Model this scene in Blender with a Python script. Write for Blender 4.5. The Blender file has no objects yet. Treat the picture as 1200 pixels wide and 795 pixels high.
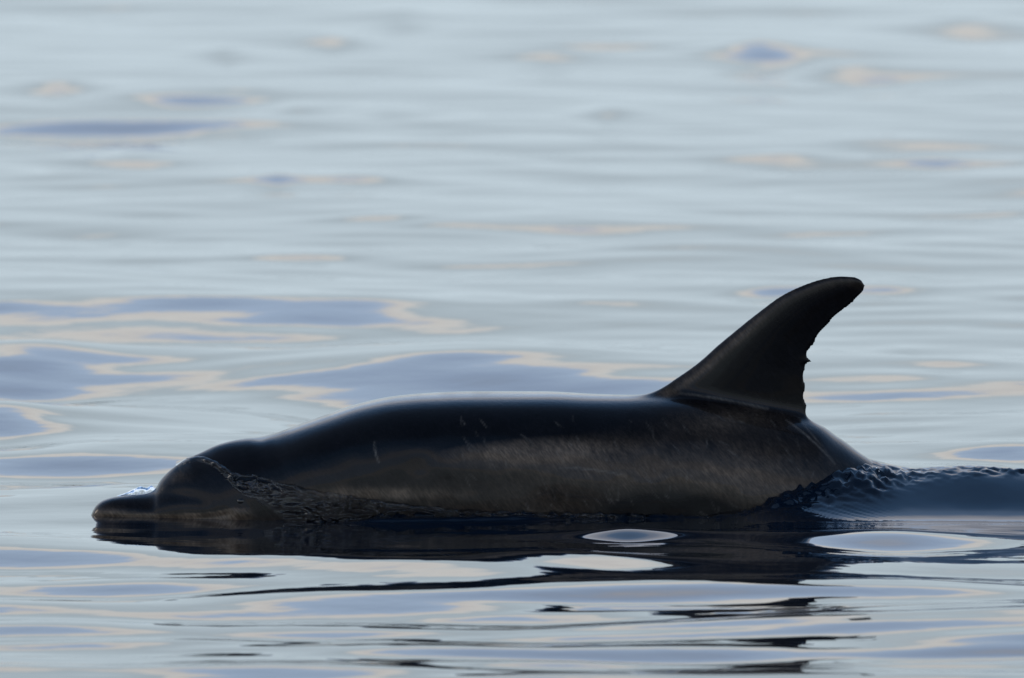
import bpy, bmesh, math, random
import numpy as np
from mathutils import Vector, noise as mnoise
from mathutils.bvhtree import BVHTree

scene = bpy.context.scene
R = math.radians

# ------------------------------------------------------------------ camera
PX = 0.00185                      # metres per photo pixel at the dolphin
DIST = 28.0                       # ground distance camera -> dolphin
ELEV = R(4.1)
CAMH = DIST * math.tan(ELEV)
RANGE = DIST / math.cos(ELEV)
FPX = RANGE / PX                  # focal length in photo pixels
V0 = 602.0                        # photo row of still water under the dolphin
PITCH = ELEV - math.atan((V0 - 397.5) / FPX)

cd = bpy.data.cameras.new('camera')
cam = bpy.data.objects.new('camera', cd)
scene.collection.objects.link(cam)
cam.location = (0, -DIST, CAMH)
cam.rotation_euler = (R(90) - PITCH, 0, 0)
cd.lens = 300
cd.sensor_width = 300 * 1200 / FPX
cd.clip_end = 20000
cd.dof.use_dof = True
cd.dof.focus_distance = RANGE
cd.dof.aperture_fstop = 6.3
scene.camera = cam

# ------------------------------------------------------------------ sky
SUN_EL, SUN_AZ = R(20), R(286)    # azimuth clockwise from +Y: low, to the left and a little beyond the dolphin
world = bpy.data.worlds.new('World'); scene.world = world
world.use_nodes = True
nt = world.node_tree; nt.nodes.clear()
N, L = nt.nodes, nt.links
def wn(t, **kw):
    n = N.new(t)
    for k, v in kw.items(): setattr(n, k, v)
    return n
def wmath(op, a, b=None):
    n = wn('ShaderNodeMath', operation=op)
    for i, x in enumerate((a, b)):
        if x is None: continue
        if isinstance(x, (int, float)): n.inputs[i].default_value = x
        else: L.new(x, n.inputs[i])
    return n.outputs[0]
out = wn('ShaderNodeOutputWorld'); bg = wn('ShaderNodeBackground')
sky = wn('ShaderNodeTexSky', sky_type='NISHITA', sun_disc=False, sun_elevation=SUN_EL, sun_rotation=SUN_AZ)
sky.air_density = 1.2; sky.dust_density = 1.5
tc = wn('ShaderNodeTexCoord')
sep = wn('ShaderNodeSeparateXYZ'); L.new(tc.outputs['Generated'], sep.inputs[0])
el = wmath('MULTIPLY', wmath('ARCSINE', sep.outputs['Z']), 180 / math.pi)     # elevation in degrees
mp = wn('ShaderNodeMapping'); mp.inputs['Scale'].default_value = (1.6, 1.6, 6)
L.new(tc.outputs['Generated'], mp.inputs[0])
ns = wn('ShaderNodeTexNoise'); ns.inputs['Scale'].default_value = 2.2; ns.inputs['Detail'].default_value = 5
ns.inputs['Roughness'].default_value = 0.5
L.new(mp.outputs[0], ns.inputs['Vector'])
wob = wmath('MULTIPLY', wmath('SUBTRACT', ns.outputs['Fac'], 0.5), 9.0)
el2 = wmath('DIVIDE', wmath('ADD', el, wob), 90.0)
# cloud banks stacked above the horizon: haze, a lit upper rim, a clear gap, a thin warm veil
ramp = wn('ShaderNodeValToRGB'); cr = ramp.color_ramp; cr.interpolation = 'EASE'
stops = [(0.0, (6.6, 7.8, 8.6, 1)), (8.6, (7.0, 8.3, 9.2, 1)), (11.0, (11.3, 11.2, 10.9, 1)), (11.9, (11.3, 11.1, 10.8, 1)),
         (13.6, (7.4, 9.5, 12.6, 1)), (18, (7.2, 9.3, 12.8, 1)), (22.5, (10.6, 11.0, 12.4, 1)), (27, (9.6, 10.2, 12.0, .9)),
         (33, (4.4, 7.0, 11.6, 0.8)), (42, (2.2, 4.9, 9.8, 0.6)), (60, (1.8, 3.8, 8.0, 0.15))]
while len(cr.elements) < len(stops): cr.elements.new(0.5)
for e, (p, c) in zip(cr.elements, stops): e.position = p / 90; e.color = c
L.new(el2, ramp.inputs[0])
mix = wn('ShaderNodeMixRGB'); L.new(ramp.outputs['Alpha'], mix.inputs[0])
L.new(sky.outputs[0], mix.inputs[1]); L.new(ramp.outputs['Color'], mix.inputs[2])
L.new(mix.outputs[0], bg.inputs[0]); bg.inputs[1].default_value = 0.1
L.new(bg.outputs[0], out.inputs[0])

# ------------------------------------------------------------------ sun (veiled)
sd = bpy.data.lights.new('sun', 'SUN'); sd.energy = 0.6; sd.angle = R(20); sd.color = (1.0, 0.86, 0.70)
sun = bpy.data.objects.new('sun', sd); scene.collection.objects.link(sun)
dirv = Vector((math.sin(SUN_AZ) * math.cos(SUN_EL), math.cos(SUN_AZ) * math.cos(SUN_EL), math.sin(SUN_EL)))
sun.rotation_euler = dirv.to_track_quat('Z', 'Y').to_euler()
sun.location = dirv * 40

vs = scene.view_settings
vs.view_transform = 'Standard'; vs.look = 'None'; vs.exposure = 0.0; vs.gamma = 1.0
scene.cycles.use_denoising = True
scene.cycles.max_bounces = 8

# ------------------------------------------------------------------ helpers
rng = np.random.default_rng(11)
def X_of(u): return (np.asarray(u, float) - 600) * PX
def Z_of(v): return (V0 - np.asarray(v, float)) * PX
CAM = np.array([0, -DIST, CAMH])
FWD = np.array([0, math.cos(PITCH), -math.sin(PITCH)]); UP = np.array([0, math.sin(PITCH), math.cos(PITCH)]); RIGHT = np.array([1, 0, 0])
def ray(u, v):
    d = FWD + RIGHT * (u - 600) / FPX + UP * (397.5 - v) / FPX
    return d / np.linalg.norm(d)
def on_water(u, v):               # photo pixel -> point of the still water
    d = ray(u, v); t = -CAMH / d[2]
    return CAM + d * t
def smooth(a, b, x):
    t = np.clip((x - a) / (b - a), 0, 1); return t * t * (3 - 2 * t)
def pchip(xs, ys, x):             # monotone cubic through the points
    xs = np.asarray(xs, float); ys = np.asarray(ys, float); x = np.clip(x, xs[0], xs[-1])
    h = np.diff(xs); d = np.diff(ys) / h
    m = np.zeros_like(ys); m[0] = d[0]; m[-1] = d[-1]
    for i in range(1, len(xs) - 1):
        if d[i - 1] * d[i] > 0:
            w1 = 2 * h[i] + h[i - 1]; w2 = h[i] + 2 * h[i - 1]
            m[i] = (w1 + w2) / (w1 / d[i - 1] + w2 / d[i])
    k = np.clip(np.searchsorted(xs, x) - 1, 0, len(xs) - 2)
    t = (x - xs[k]) / h[k]
    return ((1 + 2 * t) * (1 - t) ** 2) * ys[k] + t * (1 - t) ** 2 * h[k] * m[k] + t * t * (3 - 2 * t) * ys[k + 1] + t * t * (t - 1) * h[k] * m[k + 1]

class Lattice:                    # smooth value noise on arrays
    def __init__(s, seed): s.t = np.random.default_rng(seed).uniform(-1, 1, (256, 256))
    def __call__(s, x, y):
        x = np.asarray(x, float); y = np.asarray(y, float)
        xi = np.floor(x).astype(int); yi = np.floor(y).astype(int)
        fx = x - xi; fy = y - yi
        fx = fx * fx * fx * (fx * (fx * 6 - 15) + 10); fy = fy * fy * fy * (fy * (fy * 6 - 15) + 10)
        a = s.t[xi % 256, yi % 256]; b = s.t[(xi + 1) % 256, yi % 256]
        c = s.t[xi % 256, (yi + 1) % 256]; d = s.t[(xi + 1) % 256, (yi + 1) % 256]
        return (a * (1 - fx) + b * fx) * (1 - fy) + (c * (1 - fx) + d * fx) * fy
LT = [Lattice(k) for k in range(8)]
def fbm(x, y, octaves=3, seed=0):
    s = 0; a = 1.0; f = 1.0
    for o in range(octaves):
        s = s + a * LT[(seed + o) % 8](x * f + 17.3 * o, y * f + 9.1 * o); a *= 0.5; f *= 2.03
    return s

def mesh_from(name, verts, faces, smooth_shade=True):
    me = bpy.data.meshes.new(name)
    verts = np.asarray(verts, np.float32); faces = np.asarray(faces, np.int32)
    k = faces.shape[1]
    me.vertices.add(len(verts)); me.vertices.foreach_set('co', verts.ravel())
    me.loops.add(faces.size); me.loops.foreach_set('vertex_index', faces.ravel())
    me.polygons.add(len(faces)); me.polygons.foreach_set('loop_start', np.arange(0, faces.size, k, dtype=np.int32))
    me.update(calc_edges=True)
    if smooth_shade: me.polygons.foreach_set('use_smooth', np.ones(len(faces), bool))
    me.validate()
    return me
def grid_faces(nr, nc, wrap=False):
    r = np.arange(nr - 1)[:, None]; c = np.arange(nc if wrap else nc - 1)[None, :]
    c2 = (c + 1) % nc
    a = r * nc + c; b = r * nc + c2; d = (r + 1) * nc + c; e = (r + 1) * nc + c2
    return np.stack([a, b, e, d], -1).reshape(-1, 4)
def link(name, me, mat=None, parent=None, **props):
    o = bpy.data.objects.new(name, me); scene.collection.objects.link(o)
    if mat: me.materials.append(mat)
    o.parent = parent
    for k, v in props.items(): o[k] = v
    return o

class MatB:
    def __init__(s, name):
        s.m = bpy.data.materials.new(name); s.m.use_nodes = True
        s.n = s.m.node_tree.nodes; s.l = s.m.node_tree.links
        s.p = s.n['Principled BSDF']
    def new(s, t, **kw):
        n = s.n.new(t)
        for k, v in kw.items():
            if k in n.inputs.keys() if hasattr(n.inputs, 'keys') else False: n.inputs[k].default_value = v
            else: setattr(n, k, v)
        return n

# ------------------------------------------------------------------ water surface
def base_waves():
    comps = []
    for i in range(70):
        lam = 0.32 * (4.2 / 0.32) ** rng.random()
        ang = rng.normal(0, 0.75) + R(84)
        k = 2 * math.pi / lam
        slope = 0.0066 * (1.05 if lam > 1.2 else 0.9)
        comps.append((k * math.cos(ang), k * math.sin(ang), slope / k, rng.random() * 6.283))
    return comps
WAVES = base_waves()
CHOP = []                          # short long-crested wavelets in front of the dolphin
for i in range(26):
    lam = .13 * (1.5 / .13) ** rng.random(); ang = R(91) + rng.normal(0, .16); k = 2 * math.pi / lam
    CHOP.append((k * math.cos(ang), k * math.sin(ang), (.016 if lam > .4 else .009) / k, rng.random() * 6.283))

# single swells read off the photograph: centre pixel, half width px, half height px, steepness
SWELLS = [
    (230, 367, 430, 13, 0.115), (420, 368, 90, 6, .04), (40, 433, 160, 11, 0.12), (515, 442, 300, 14, 0.13),
    (10, 498, 105, 9, 0.125), (110, 538, 210, 7, 0.105), (1190, 533, 120, 6, 0.10),
    (215, 118, 115, 5, 0.085), (140, 150, 130, 3, 0.05), (160, 187, 65, 4, 0.085), (890, 70, 60, 5, 0.085), (715, 137, 55, 4, 0.085),
    (1010, 172, 220, 4, 0.09), (1100, 190, 60, 3, .07), (920, 186, 60, 3, .06), (345, 130, 45, 4, .065), (470, 28, 50, 5, .07), (385, 50, 50, 4, .07),
    (255, 67, 40, 4, .065), (450, 135, 60, 4, .07), (1000, 88, 80, 4, .07), (1130, 32, 80, 4, .075), (330, 216, 25, 3, .06), (650, 70, 60, 4, .05), (70, 105, 60, 4, .07), (430, 215, 60, 3, 0.04), (1060, 410, 45, 3, 0.06), (1110, 440, 70, 3, 0.06), (1040, 347, 55, 3, 0.06),
    (310, 322, 150, 3, 0.05), (460, 262, 90, 3, .05), (1110, 287, 120, 4, .05), (900, 345, 60, 4, .05),
    (1040, 637, 130, 4.2, 0.15), (735, 631, 66, 1.9, 0.30), (700, 672, 150, 6, 0.085), (900, 702, 260, 5, 0.085),
    (120, 690, 180, 4, .06), (420, 712, 260, 5, .07),
]
SW = []
for (u, v, hw, hh, s) in SWELLS:
    c = on_water(u, v); a = on_water(u, v - hh); b = on_water(u, v + hh); e = on_water(u + hw, v)
    SW.append((c[0], c[1], abs(e[0] - c[0]) * 0.87, abs(a[1] - b[1]) * 0.5 * 1.5, s))

def water_height(X, Y):
    far2 = np.minimum(X ** 2 + (Y + 10) ** 2, 1e6)
    h = np.zeros_like(X)
    for kx, ky, a, ph in WAVES:
        lam = 6.283 / math.hypot(kx, ky)
        fade = np.exp(-far2 / (25 + 60 * lam) ** 2)
        h += a * np.sin(kx * X + ky * Y + ph) * fade
    calm = 1 - 0.55 * np.exp(-((Y + 0.5) / 1.4) ** 2) * smooth(1.6, 0.9, np.abs(X))
    h *= calm
    fore = smooth(-1.6, -3.0, Y) * smooth(-30, -9, Y)
    fm = fore > 0
    xm, ym, add = X[fm], Y[fm], 0
    wl = .9 * LT[2](xm * .6, ym * .4)
    for kx, ky, a, ph in CHOP: add = add + a * np.sin(kx * xm + ky * ym + ph + wl)
    h[fm] += add * fore[fm]
    # bow wave: long low ridge in front of the dolphin
    U = X / PX + 600
    Yr = -pchip([-400, 110, 300, 450, 600, 700, 900], [1.0, 1.16, 1.42, 1.66, 1.76, 1.8, 1.8], U) + .05 * LT[3](X * 3, X * 0)
    ar = .022 * smooth(-500, 60, U) * smooth(780, 580, U)
    dY = Y - Yr
    h += ar * np.where(dY < 0, np.exp(-(dY / .26) ** 2), np.exp(-(dY / .5) ** 2))
    WX = X + .10 * fbm(X * 1.7, Y * .9, 2, 5); WY = Y + .16 * fbm(X * 1.3, Y * 1.1, 2, 6)
    for cx, cy, sx, sy, s in SW:
        m = (np.abs(X - cx) < 4 * sx) & (np.abs(Y - cy) < 4 * sy)
        if not m.any(): continue
        wk = .35 * min(1.0, sy / .5)
        xx = (X[m] + (WX - X)[m] * wk - cx) / sx; yy = (Y[m] + (WY - Y)[m] * wk - cy) / sy
        yy = yy + .22 * math.sin(cx * 37 + cy * 11) * xx + .12 * math.sin(cx * 19 + 2) * (xx ** 2 - .5) * np.exp(-.3 * xx ** 2)
        h[m] += s * sy * yy * np.exp(-.85 * (np.sqrt(xx ** 2 + .12) - .346) - .12 * xx ** 2 - 0.5 * yy ** 2)
    # shoulder of water pushed up behind the back
    U = X / PX + 600
    crest = pchip([840, 870, 900, 943, 985, 1010, 1040, 1070, 1110, 1150, 1200, 1300, 1500, 1800], [0, .018, .056, .100, .120, .117, .103, .093, .097, .099, .094, .09, .05, 0], U)
    crest = np.where((U < 840) | (U > 1800), 0, crest)
    yc = 0.02 + 0.05 * np.sin((U - 1000) / 130)
    prof = np.where(Y < yc, smooth(-0.40, 0.0, Y - yc) ** 1.15, np.exp(-((Y - yc) / 0.22) ** 2))
    h += crest * prof
    # churned water along the flank
    m = (np.abs(X) < 1.5) & (np.abs(Y) < 0.7)
    if m.any():
        x, y, uu = X[m], Y[m], U[m]
        yl = pchip([100, 380, 600, 860, 940, 1020, 1080, 1200], [-.10, -.17, -.205, -.20, -.17, -.10, -.02, .02], uu)
        wdt = pchip([100, 380, 860, 950, 1080, 1200], [.01, .02, .03, .07, .05, .02], uu)
        amp = pchip([100, 250, 380, 480, 700, 860, 900, 1030, 1075, 1110, 1150, 1200], [0, .001, .008, .015, .012, .005, .010, .0105, .005, .003, .006, .005], uu)
        band = np.exp(-((y - yl) / wdt) ** 2)
        lump = 0.25 + fbm(x * 85 + y * 25, y * 50, 4, 1) * 0.85 + .35 * fbm(x * 21, y * 15, 2, 3)
        h[m] += amp * band * lump
        # ledge of water spilling off the flank
        led = .010 * smooth(395, 450, uu) * smooth(680, 600, uu) * (1 + .08 * LT[4](uu / 14, uu * 0))
        h[m] += led * smooth(-.262, -.244, y + .002 * LT[5](uu / 9, uu * 0))
        # fine capillary wrinkles on the pushed-up shoulder
        h[m] += .0007 * np.sin((y + .55 * x) * 330 + 3 * LT[6](x * 14, y * 14)) * np.exp(-((uu - 985) / 50) ** 2 - ((y + .27) / .06) ** 2)
    return h

def spaced(parts):
    o = [parts[0][0]]
    for a, b, s0, s1 in parts:
        p = a
        while p < b - 1e-6:
            t = (p - a) / (b - a)
            p += s0 * (s1 / s0) ** t
            o.append(min(p, b))
    return np.array(o)
xp = spaced([(0, 1.3, .0085, .0085), (1.3, 2.7, .015, .02), (2.7, 12, .03, .8), (12, 4000, 1.0, 700)])
xs = np.concatenate([-xp[:0:-1], xp])
ys = spaced([(-60, -7, 3, .05), (-7, -.75, .016, .011), (-.75, .35, .006, .006), (.35, 3, .009, .016), (3, 38, .018, .07), (38, 120, .09, 2.5), (120, 6000, 3, 900)])
GX, GY = np.meshgrid(xs, ys)
GZ = water_height(GX, GY)
water_me = mesh_from('water', np.stack([GX, GY, GZ], -1).reshape(-1, 3), grid_faces(len(ys), len(xs)))

mb = MatB('sea_water'); p = mb.p
p.inputs['Base Color'].default_value = (0.0020, 0.0065, 0.014, 1)
p.inputs['Roughness'].default_value = 0.015
p.inputs['IOR'].default_value = 1.333
tcw = mb.new('ShaderNodeTexCoord')
n1 = mb.new('ShaderNodeTexNoise'); n1.inputs['Scale'].default_value = 3.0; n1.inputs['Detail'].default_value = 3; n1.inputs['Roughness'].default_value = .45
mb.l.new(tcw.outputs['Object'], n1.inputs['Vector'])
b1 = mb.new('ShaderNodeBump'); b1.inputs['Strength'].default_value = 1.0; b1.inputs['Distance'].default_value = 0.004
mb.l.new(n1.outputs['Fac'], b1.inputs['Height']); mb.l.new(b1.outputs[0], p.inputs['Normal'])
MAT_WATER = mb.m
link('water', water_me, MAT_WATER, kind='structure')

# ------------------------------------------------------------------ dolphin
TOP = ([106, 109, 114, 122, 136, 155, 172, 181, 188, 197, 208, 221, 236, 256, 274, 292, 304, 316, 332, 355, 380, 420, 460, 500, 560, 640, 700, 740, 770, 800, 850, 900, 955, 985, 1010, 1035, 1060, 1100, 1150, 1300, 1450, 1590],
       [604, 596, 588, 582.5, 578.5, 576.5, 575, 571, 560, 550, 541, 533.5, 527, 518, 513.5, 511, 510, 508, 503.5, 495.5, 487, 474, 466, 462.5, 460.5, 460.5, 463, 463.5, 462, 462, 468, 479, 494, 514, 532, 549, 563, 586, 615, 700, 770, 815])
BOT = ([106, 110, 120, 150, 181, 220, 260, 350, 500, 650, 800, 955, 1060, 1150, 1300, 1450, 1590],
       [606, 610, 614, 618, 624, 640, 655, 680, 704, 714, 708, 692, 706, 728, 772, 816, 832])
WID = ([106, 110, 116, 130, 160, 181, 190, 205, 240, 300, 400, 550, 700, 850, 955, 1060, 1150, 1300, 1450, 1590],
       [.004, .022, .033, .046, .058, .069, .075, .084, .111, .145, .188, .213, .213, .188, .155, .115, .085, .048, .028, .012])
us = np.concatenate([np.arange(106, 320, 1.2), np.arange(320, 1110, 2.0), np.arange(1110, 1592, 5.0)])
nth = 220
th = np.linspace(0, 2 * math.pi, nth, endpoint=False)
top = Z_of(pchip(*TOP, us)); bot = Z_of(pchip(*BOT, us)); wid = pchip(*WID, us)
top = np.maximum(top, bot + 0.004)
frac = pchip([106, 180, 230, 320, 700, 1000, 1590], [.5, .42, .40, .46, .50, .5, .5], us)   # height of the widest girth
zc = bot + (top - bot) * frac
expo = pchip([106, 165, 195, 240, 300, 380, 560, 760, 900, 1590], [2.2, 2.1, 1.7, 1.75, 2.1, 2.6, 2.7, 2.3, 1.95, 2.0], us)
c, s = np.cos(th)[None, :], np.sin(th)[None, :]
e2 = (2 / expo)[:, None]
YY = wid[:, None] * np.sign(c) * np.abs(c) ** e2
hz = np.where(s >= 0, (top - zc)[:, None], (zc - bot)[:, None])
ZZ = zc[:, None] + hz * np.sign(s) * np.abs(s) ** e2
XX = np.repeat(X_of(us)[:, None], nth, 1)
UU = XX / PX + 600; VV = V0 - ZZ / PX
side = np.clip(np.abs(c), 0, 1) ** 0.5
# mouth line, crease below the melon, blowhole dent and neck fold
mouth_v = pchip([106, 150, 210, 250, 275], [600, 599, 598, 594, 589], UU)
g = 0.0028 * np.exp(-((VV - mouth_v) / 2.2) ** 2) * smooth(108, 122, UU) * smooth(285, 265, UU)
crease_v = pchip([176, 185, 205, 230, 255], [573, 573, 571, 572, 578], UU)
g += 0.0035 * np.exp(-((VV - crease_v) / 7.0) ** 2) * smooth(180, 190, UU) * smooth(262, 215, UU)
g += 0.002 * np.exp(-((UU - 305) / 9) ** 2) * np.exp(-((YY + .01) / .035) ** 2) * (s > 0)
g += 0.0006 * np.exp(-((UU - 322 - (VV - 500) * .25) / 7) ** 2) * (s > -.1) * smooth(560, 530, VV)
g -= 0.004 * np.exp(-(((UU - 283) / 10) ** 2 + ((VV - 588) / 6) ** 2))           # eye socket swelling
YY = YY - np.sign(c) * g * np.abs(c) ** .7
ZZ = ZZ - np.sign(s) * g * np.abs(s)
# faint muscle unevenness
YY = YY * (1 + 0.012 * fbm(UU / 60, VV / 45, 2, 3))
# body bends slightly: head a touch towards the viewer
YY = YY + (-0.05 * smooth(520, 110, UU) - 0.0 * UU)
body_v = np.stack([XX, YY, ZZ], -1).reshape(-1, 3)
body_f = grid_faces(len(us), nth, wrap=True)
n0 = len(body_v)
caps_v = np.array([[XX[0, 0] - .001, YY[0].mean(), ZZ[0].mean()], [XX[-1, 0] + .003, YY[-1].mean(), ZZ[-1].mean()]])
bm = bmesh.new()
V = [bm.verts.new(q) for q in np.concatenate([body_v, caps_v])]
for f in body_f: bm.faces.new([V[i] for i in f[::-1]])
last = (len(us) - 1) * nth
for i in range(nth):
    j = (i + 1) % nth
    bm.faces.new([V[n0], V[i], V[j]]); bm.faces.new([V[n0 + 1], V[last + j], V[last + i]])

def resample(pts, n):
    pts = np.array(pts, float); d = np.concatenate([[0], np.cumsum(np.hypot(*np.diff(pts, axis=0).T))])
    t = np.linspace(0, d[-1], n)
    return np.stack([pchip(d, pts[:, 0], t), pchip(d, pts[:, 1], t)], -1)
def add_blade(bm, Lp, Tp, n, thick_fn, place, m=22, nick=None):
    """a fin: leading and trailing outline, aerofoil thickness across"""
    Lr, Tr = resample(Lp, n), resample(Tp, n)
    rings = []
    for i in range(n):
        t = i / (n - 1); half = thick_fn(t)
        ring = []
        for sgn in (1, -1):
            for j in range(m):
                q = j / (m - 1) if sgn > 0 else 1 - j / (m - 1)
                if sgn < 0 and j in (0, m - 1): continue
                q2 = q ** 1.6
                chord = np.hypot(*(Tr[i] - Lr[i]))
                prof = (2.97 * math.sqrt(max(q2, 0)) - 1.26 * q2 - 3.52 * q2 ** 2 + 2.84 * q2 ** 3 - 1.03 * q2 ** 4)
                y = sgn * max(half * prof, 0.0029 if 0 < q < 1 else 0)
                pt = Lr[i] + (Tr[i] - Lr[i]) * q2
                if nick: pt = pt + np.array([nick(pt[1]) * q2 ** 14, 0])
                ring.append(bm.verts.new(place(pt, y)))
        rings.append(ring)
    k = len(rings[0])
    for a, b in zip(rings, rings[1:]):
        for j in range(k): bm.faces.new([a[j], a[(j + 1) % k], b[(j + 1) % k], b[j]])
    bm.faces.new(rings[0][::-1]); bm.faces.new(rings[-1])
LEAD = [(700, 486), (735, 467), (756, 460), (771, 453.5), (790, 443), (815, 426), (841, 403), (866, 382), (891, 362), (916, 344), (941, 332), (966, 324), (984, 321.5), (1000, 322.5), (1008, 326)]
TRAIL = [(978, 535), (962, 508), (955, 494), (949, 479), (945, 461), (944, 441), (945.5, 430), (947.5, 419), (949.5, 409), (954, 401), (964, 386), (977, 371), (992, 359), (1004, 347), (1011, 339), (1013, 333)]
add_blade(bm, LEAD, TRAIL, 110, lambda t: .0055 + .030 * (1 - t) ** 1.1 + .02 * max(0, 1 - t / .16) ** 2, lambda pt, y: (float(X_of(pt[0])), y, float(Z_of(pt[1]))), 30,
          lambda v: 6.5 * math.exp(-((v - 421.5) / 2.2) ** 2) - 2.5 * math.exp(-((v - 428) / 3) ** 2) - 2 * math.exp(-((v - 412) / 4) ** 2) + 0.5 * math.sin(v / 2.3) * math.exp(-((v - 364) / 9) ** 2))
# flippers (below the water) and tail flukes
for sg in (1, -1):
    def fl(pt, y, sg=sg): return (float(X_of(pt[0])) , sg * (.13 + .0012 * (pt[1] - 640)), float(Z_of(pt[1])) + y)
    add_blade(bm, [(380, 640), (410, 700), (470, 770), (520, 800)], [(470, 650), (480, 700), (510, 770), (528, 798)], 30, lambda t: .018 * (1 - t) + .005, fl, 12)
    def fk(pt, y, sg=sg): return (float(X_of(pt[0])), sg * float((pt[1] - 0) * PX), float(Z_of(823)) + y)
    add_blade(bm, [(1540, -6), (1570, 50), (1610, 110), (1655, 150)], [(1610, -6), (1605, 40), (1640, 110), (1662, 150)], 30, lambda t: .012 * (1 - t) + .004, fk, 12)
ROLL = R(4.5)                     # body rolled a little towards the viewer
for q in bm.verts:
    y, z = q.co.y, q.co.z - .05
    q.co.y = y * math.cos(ROLL) - z * math.sin(ROLL); q.co.z = .05 + y * math.sin(ROLL) + z * math.cos(ROLL)
raw = bpy.data.meshes.new('dolphin_raw'); bmesh.ops.recalc_face_normals(bm, faces=bm.faces); bm.to_mesh(raw); bm.free()
tmp = bpy.data.objects.new('tmp', raw); scene.collection.objects.link(tmp)
md = tmp.modifiers.new('r', 'REMESH'); md.mode = 'VOXEL'; md.voxel_size = 0.0036
md2 = tmp.modifiers.new('s', 'SMOOTH'); md2.factor = 0.5; md2.iterations = 3
dg = bpy.context.evaluated_depsgraph_get()
dol_me = bpy.data.meshes.new_from_object(tmp.evaluated_get(dg))
bpy.data.objects.remove(tmp); bpy.data.meshes.remove(raw)
dol_me.name = 'dolphin'
def fair(co, edges, w, it):
    """Laplacian smoothing weighted per vertex"""
    e = edges[(w[edges[:, 0]] > .01) | (w[edges[:, 1]] > .01)]
    ids, inv = np.unique(e, return_inverse=True); e = inv.reshape(-1, 2); c = co[ids].copy(); ww = w[ids][:, None]
    deg = np.bincount(e.ravel(), minlength=len(ids))[:, None]
    for _ in range(it):
        acc = np.stack([np.bincount(e[:, 0], c[e[:, 1], k], len(ids)) + np.bincount(e[:, 1], c[e[:, 0], k], len(ids)) for k in range(3)], -1)
        c += .5 * ww * (acc / deg - c)
    co[ids] = c
nv = len(dol_me.vertices); co = np.empty(nv * 3, np.float32); dol_me.vertices.foreach_get('co', co); co = co.reshape(-1, 3).astype(float)
ed = np.empty(len(dol_me.edges) * 2, np.int32); dol_me.edges.foreach_get('vertices', ed); ed = ed.reshape(-1, 2)
fu = co[:, 0] / PX + 600; fv = V0 - co[:, 2] / PX
basev = pchip([690, 765, 800, 850, 900, 955, 990], [462, 459, 463, 470, 481, 495, 518], fu)
fair(co, ed, np.exp(-((fv - basev) / 13) ** 2) * smooth(690, 735, fu) * smooth(985, 945, fu) * (np.abs(co[:, 1]) < .12), 90)
dol_me.vertices.foreach_set('co', co.astype(np.float32).ravel()); dol_me.update()
dol_me.polygons.foreach_set('use_smooth', np.ones(len(dol_me.polygons), bool))

# skin maps per vertex: R brownish patches with sheen and edge light painted in, G scratches and rake marks, B dull dry skin
du = co[:, 0] / PX + 600; dv = V0 - co[:, 2] / PX
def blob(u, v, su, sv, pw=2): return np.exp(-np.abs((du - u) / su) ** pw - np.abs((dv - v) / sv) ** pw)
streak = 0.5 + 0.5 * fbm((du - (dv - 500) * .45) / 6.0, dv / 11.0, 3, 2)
brown_and_sheen = 1.5 * blob(620, 522, 85, 12) + 1.3 * blob(440, 571, 70, 6) + .5 * blob(740, 540, 170, 28) + .28 * blob(700, 590, 330, 30) + .5 * blob(880, 560, 70, 30)  # brownish flank skin, with its warm sheen painted in as colour
brown_and_sheen += 1.3 * blob(128, 603, 20, 8) + .5 * blob(215, 602, 70, 5) + .35 * blob(205, 556, 14, 6) + .35 * blob(850, 490, 60, 14)  # tan beak and jaw; glare on the melon painted as colour
brown_and_sheen -= 1.0 * blob(790, 592, 70, 20) + .6 * blob(500, 505, 130, 22)
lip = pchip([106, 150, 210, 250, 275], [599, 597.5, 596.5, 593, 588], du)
brown_and_sheen += 1.1 * smooth(0, 2.5, dv - lip) * smooth(305, 270, du)
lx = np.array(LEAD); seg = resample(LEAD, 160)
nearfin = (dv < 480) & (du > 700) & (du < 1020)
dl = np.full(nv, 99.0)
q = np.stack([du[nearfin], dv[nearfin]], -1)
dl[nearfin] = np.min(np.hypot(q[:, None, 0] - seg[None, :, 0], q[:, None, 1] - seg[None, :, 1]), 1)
brown_and_sheen += .55 * np.exp(-((dl - 11) / 4.5) ** 2) * smooth(930, 850, du) * smooth(760, 790, du) + .25 * np.exp(-((dl - 6) / 6) ** 2) * smooth(755, 785, du)  # light caught by the rounded leading edge, painted as a paler band
brown_and_sheen = np.clip(brown_and_sheen * (0.7 + 0.55 * streak), 0, 1)
scr = np.zeros(nv)
def stroke(p0, p1, w=1.0, a=1.0, bend=0.0):
    p0, p1 = np.array(p0, float), np.array(p1, float); d = p1 - p0; ln = np.hypot(*d); d /= ln; nn = np.array([-d[1], d[0]])
    t = (du - p0[0]) * d[0] + (dv - p0[1]) * d[1]; q = (du - p0[0]) * nn[0] + (dv - p0[1]) * nn[1]
    q = q - bend * 4 * (t / ln) * (1 - t / ln)
    np.maximum(scr, a * np.exp(-(q / w) ** 2) * ((t > 0) & (t < ln)) * (0.4 + .6 * np.sin(np.clip(t / ln, 0, 1) * math.pi)), out=scr)
stroke((440, 510), (446, 536), 1.1, .8, 2); stroke((655, 541), (735, 551), 1.2, .7, -3); stroke((795, 459), (900, 478), 1.5, .6, -2)
stroke((920, 490), (978, 541), 1.2, .7, -3); stroke((935, 488), (962, 520), 1.0, .5)
r2 = np.random.default_rng(5)
for i in range(120):
    u, v = r2.uniform(540, 980), r2.uniform(480, 600); ln = r2.uniform(5, 22); a = r2.normal(1.0, .35)
    stroke((u, v), (u + ln * math.cos(a), v + ln * math.sin(a)), .8, r2.uniform(.15, .5))
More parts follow.
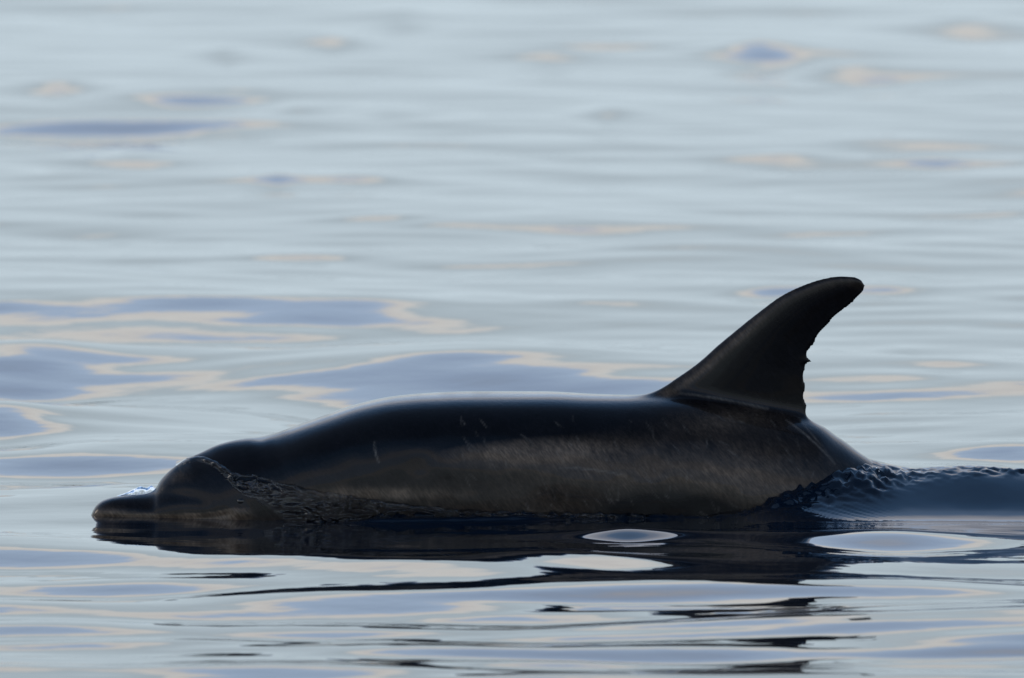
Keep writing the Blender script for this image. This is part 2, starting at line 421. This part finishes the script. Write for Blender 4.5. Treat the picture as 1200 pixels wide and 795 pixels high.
dull = np.clip(0.5 + .5 * fbm(du / 40, dv / 14, 3, 5), 0, 1)
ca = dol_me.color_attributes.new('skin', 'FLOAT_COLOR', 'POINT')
ca.data.foreach_set('color', np.stack([brown_and_sheen, scr, dull, np.ones(nv)], -1).astype(np.float32).ravel())

mb = MatB('dolphin_skin'); p = mb.p
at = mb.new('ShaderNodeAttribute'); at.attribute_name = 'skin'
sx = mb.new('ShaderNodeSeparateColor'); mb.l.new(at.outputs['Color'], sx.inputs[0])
tcd = mb.new('ShaderNodeTexCoord')
mpd = mb.new('ShaderNodeMapping'); mpd.inputs['Scale'].default_value = (100, 80, 50)
mro = mb.new('ShaderNodeMapping'); mro.inputs['Rotation'].default_value = (0, R(30), 0); mb.l.new(tcd.outputs['Object'], mro.inputs[0]); mb.l.new(mro.outputs[0], mpd.inputs[0])
nd = mb.new('ShaderNodeTexNoise'); nd.inputs['Scale'].default_value = 1; nd.inputs['Detail'].default_value = 4; nd.inputs['Roughness'].default_value = .65
mb.l.new(mpd.outputs[0], nd.inputs['Vector'])
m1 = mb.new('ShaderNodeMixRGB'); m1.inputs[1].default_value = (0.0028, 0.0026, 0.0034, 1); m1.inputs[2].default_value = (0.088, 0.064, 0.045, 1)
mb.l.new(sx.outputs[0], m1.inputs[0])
m2 = mb.new('ShaderNodeMixRGB'); m2.inputs[2].default_value = (0.10, 0.088, 0.076, 1)
mb.l.new(sx.outputs[1], m2.inputs[0]); mb.l.new(m1.outputs[0], m2.inputs[1])
m3 = mb.new('ShaderNodeMixRGB', blend_type='MULTIPLY'); m3.inputs[0].default_value = .85
rmp = mb.new('ShaderNodeValToRGB'); rmp.color_ramp.elements[0].position = .3; rmp.color_ramp.elements[0].color = (.35, .35, .35, 1); rmp.color_ramp.elements[1].position = .7; rmp.color_ramp.elements[1].color = (1.5, 1.5, 1.5, 1)
nb = mb.new('ShaderNodeTexNoise'); nb.inputs['Scale'].default_value = 16; nb.inputs['Detail'].default_value = 3; nb.inputs['Distortion'].default_value = 1.2
mb.l.new(tcd.outputs['Object'], nb.inputs['Vector'])
mxn = mb.new('ShaderNodeMath', operation='MULTIPLY'); mxn.inputs[1].default_value = .55
add = mb.new('ShaderNodeMath', operation='ADD'); mb.l.new(nb.outputs['Fac'], mxn.inputs[0]); mb.l.new(mxn.outputs[0], add.inputs[0])
mxm = mb.new('ShaderNodeMath', operation='MULTIPLY'); mxm.inputs[1].default_value = .5; mb.l.new(nd.outputs['Fac'], mxm.inputs[0]); mb.l.new(mxm.outputs[0], add.inputs[1])
mb.l.new(add.outputs[0], rmp.inputs[0]); mb.l.new(m2.outputs[0], m3.inputs[1]); mb.l.new(rmp.outputs[0], m3.inputs[2])
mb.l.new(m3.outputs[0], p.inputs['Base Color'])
mr = mb.new('ShaderNodeMapRange'); mr.inputs['To Min'].default_value = .10; mr.inputs['To Max'].default_value = .30
mb.l.new(sx.outputs[2], mr.inputs['Value']); mb.l.new(mr.outputs[0], p.inputs['Roughness'])
p.inputs['IOR'].default_value = 1.36
p.inputs['Specular IOR Level'].default_value = .15; p.inputs['Coat Weight'].default_value = 0.4; p.inputs['Coat Roughness'].default_value = 0.04; p.inputs['Coat IOR'].default_value = 1.33
bd = mb.new('ShaderNodeBump'); bd.inputs['Strength'].default_value = .35; bd.inputs['Distance'].default_value = .0015
mrot = mb.new('ShaderNodeMapping'); mrot.inputs['Rotation'].default_value = (0, R(38), 0); mb.l.new(tcd.outputs['Object'], mrot.inputs[0])
mpf = mb.new('ShaderNodeMapping'); mpf.inputs['Scale'].default_value = (300, 160, 60); mb.l.new(mrot.outputs[0], mpf.inputs[0])
nf = mb.new('ShaderNodeTexNoise'); nf.inputs['Scale'].default_value = 1; nf.inputs['Detail'].default_value = 3; nf.inputs['Roughness'].default_value = .6
mb.l.new(mpf.outputs[0], nf.inputs['Vector'])
rf = mb.new('ShaderNodeValToRGB'); rf.color_ramp.elements[0].position = .38; rf.color_ramp.elements[0].color = (.45, .45, .45, 1); rf.color_ramp.elements[1].position = .66; rf.color_ramp.elements[1].color = (1.9, 1.9, 1.9, 1)
mb.l.new(nf.outputs['Fac'], rf.inputs[0])
m4 = mb.new('ShaderNodeMixRGB', blend_type='MULTIPLY'); m4.inputs[0].default_value = .45
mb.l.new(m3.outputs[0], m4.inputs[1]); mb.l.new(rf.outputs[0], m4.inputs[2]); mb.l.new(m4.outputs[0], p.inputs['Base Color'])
mb.l.new(nd.outputs['Fac'], bd.inputs['Height']); mb.l.new(bd.outputs[0], p.inputs['Normal'])
MAT_SKIN = mb.m
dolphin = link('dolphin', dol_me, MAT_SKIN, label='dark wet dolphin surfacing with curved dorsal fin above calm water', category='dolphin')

POLY = [tuple(pp.vertices) for pp in dol_me.polygons]
VN = np.empty(nv * 3, np.float32); dol_me.vertex_normals.foreach_get('vector', VN); VN = VN.reshape(-1, 3)
bvh = BVHTree.FromPolygons([tuple(q) for q in co], POLY)
def hit(u, v):
    loc, nor, idx, dist = bvh.ray_cast(Vector(CAM), Vector(ray(u, v)))
    if loc is None: return None, None
    n = Vector((0, 0, 0))
    for k in POLY[idx]:
        n += Vector(VN[k]) / (1e-4 + (loc - Vector(co[k])).length)
    return loc, n.normalized()

# eyes
mb = MatB('eye'); mb.p.inputs['Base Color'].default_value = (.004, .003, .003, 1); mb.p.inputs['Roughness'].default_value = .05
MAT_EYE = mb.m
loc, nor = hit(283, 588)
for sg in (1, -1):
    bm = bmesh.new(); bmesh.ops.create_uvsphere(bm, u_segments=20, v_segments=14, radius=.010)
    for vv in bm.verts: vv.co.y *= .6; vv.co.z *= .75
    me = bpy.data.meshes.new('eye'); bm.to_mesh(me); bm.free()
    me.polygons.foreach_set('use_smooth', np.ones(len(me.polygons), bool))
    yy = loc.y if sg > 0 else -loc.y - 0.10 * float(smooth(520, 110, np.array(283.)))
    o = link('eye', me, MAT_EYE, dolphin); o.location = (loc.x, yy + sg * .0042, loc.z)

# ------------------------------------------------------------------ film of water sliding off the head and flank
mb = MatB('clear_water'); p = mb.p
p.inputs['Base Color'].default_value = (.93, .96, 1, 1); p.inputs['Roughness'].default_value = .01; p.inputs['IOR'].default_value = 1.333
p.inputs['Transmission Weight'].default_value = 1.0
MAT_FILM = mb.m
EDGE = ([204, 212, 222, 231, 251, 264, 279, 306, 332, 380, 415, 448, 481, 520, 560, 620, 700, 780, 860],
        [541.5, 539, 537, 535.5, 541, 547, 555, 558, 566, 576.5, 581, 586, 591, 595, 598, 599, 601, 604, 607])
uf = np.arange(206, 862, 1.15); nr = 42
ve = pchip(*EDGE, uf) + 1.5 * fbm(uf / 9.0, uf * 0 + .3, 3, 2) * np.where(uf > 235, 1, .3)
vlow = np.minimum(616, ve + pchip([200, 250, 285, 345, 360], [5, 8, 24, 56, 120], uf))
vg = ve[:, None] + (vlow - ve)[:, None] * np.linspace(0, 1, nr)[None, :]
ug = np.repeat(uf[:, None], nr, 1); dpx = vg - ve[:, None]
am = pchip([200, 260, 300, 380, 450, 600, 700, 860], [.0, .003, .007, .010, .016, .015, .009, .004], ug)
lum = fbm(ug / 8 + 3 * LT[6](ug / 30, vg / 9), vg / 4.6, 3, 4) + .4 * fbm(ug / 17, vg / 9, 2, 1)
off = .0012 + .0055 * np.exp(-((dpx - 3) / 3.0) ** 2) * (.35 + .65 * smooth(236, 262, ug)) + am * np.clip(.3 + lum, -.1, 2) * np.clip(dpx / 5, 0, 1)
off *= 1 - smooth(.55, 1, np.linspace(0, 1, nr))[None, :] * (vlow < 612)[:, None]; off[vlow < 612, -1] = -.002; off[:, 0] = -.002; off[:14] = np.minimum(off[:14], np.linspace(-.002, .002, 14)[:, None])
verts = []
for i in range(len(uf)):
    for j in range(nr):
        loc, nor = hit(ug[i, j], vg[i, j])
        if loc is None: loc, nor = Vector(CAM + ray(ug[i, j], vg[i, j]) * (RANGE - .1)), Vector((0, -1, 0))
        verts.append(loc + nor * off[i, j])
film_me = mesh_from('water_film', [tuple(q) for q in verts], grid_faces(len(uf), nr))
link('water_film', film_me, MAT_FILM, kind='stuff', label='thin lumpy film of water sliding off the dolphin', category='water')

# heap of water lying behind the beak
hu = np.linspace(138, 186, 60); hq = np.linspace(0, 1, 24)
crest_v = pchip([138, 148, 158, 166, 172, 178, 182, 186], [578, 574.5, 570, 567, 568.5, 566, 569, 576], hu)
vv = []
for i, u in enumerate(hu):
    hgt = max(0, 578.5 - crest_v[i]) * PX
    for q in hq:
        a = q * math.pi
        vv.append((float(X_of(u)), -.05 + .018 - .011 * math.cos(a) + .002 * float(fbm(np.array(u / 4), np.array(q * 6), 2, 2)),
                   float(Z_of(580.5)) + hgt * max(0, math.sin(a)) ** .4 * (1 + .03 * float(fbm(np.array(u / 3), np.array(q * 5), 2, 3)))))
link('water_heap', mesh_from('water_heap', vv, grid_faces(len(hu), len(hq))), MAT_FILM, kind='stuff', label='clear heap of water lying behind the beak of the dolphin', category='water')

# drips under the flank and drops thrown up by the back
bm = bmesh.new(); r3 = random.Random(4)
def drop(x, y, z, r, tall=1.0):
    m = bmesh.ops.create_icosphere(bm, subdivisions=2, radius=r)['verts']
    for q in m:
        k = 1 + .25 * mnoise.noise(q.co * 220 + Vector((x * 50, 0, 0)))
        q.co = Vector((x + q.co.x * k, y + q.co.y * k, z + q.co.z * tall * k))
for u, v, r, tl in ((457, 612, 2.2, 2), (463, 614, 2.6, 2), (477, 616, 3.4, 3.2), (492, 615, 2.4, 3), (503, 612, 2.6, 1.3), (511, 613, 2.6, 1.6), (530, 612, 2, 2), (541, 611, 3, 1), (562, 612, 4, .9), (583, 612, 3.6, 1), (612, 607, 3, .8)):
    for k in range(3):
        uu = u + r3.uniform(-3, 3); drop(float(X_of(uu)), -.245 + r3.uniform(-.01, .01), float(Z_of(v - 6 + r3.uniform(-3, 2))), r * PX * r3.uniform(.5, 1), tl)
for k in range(150):
    t = r3.random() ** .8; u = 868 + 168 * t; v = pchip([868, 943, 985, 1018, 1060, 1083], [603, 573, 555, 545, 549, 553], np.array(u)) + r3.gauss(2, 5)
    loc, nor = hit(u, float(v))
    y = (loc.y - .006) if loc else float(pchip([868, 985, 1083], [-.2, -.12, -.03], np.array(u)))
    drop(float(X_of(u)), y, float(Z_of(v + 1)) + y * .0717, PX * r3.uniform(.5, 2.0), r3.uniform(.6, 1.1))
me = bpy.data.meshes.new('spray'); bm.to_mesh(me); bm.free(); me.polygons.foreach_set('use_smooth', np.ones(len(me.polygons), bool))
link('spray', me, MAT_FILM, kind='stuff', label='drips and small drops of water around the dolphin', category='water')
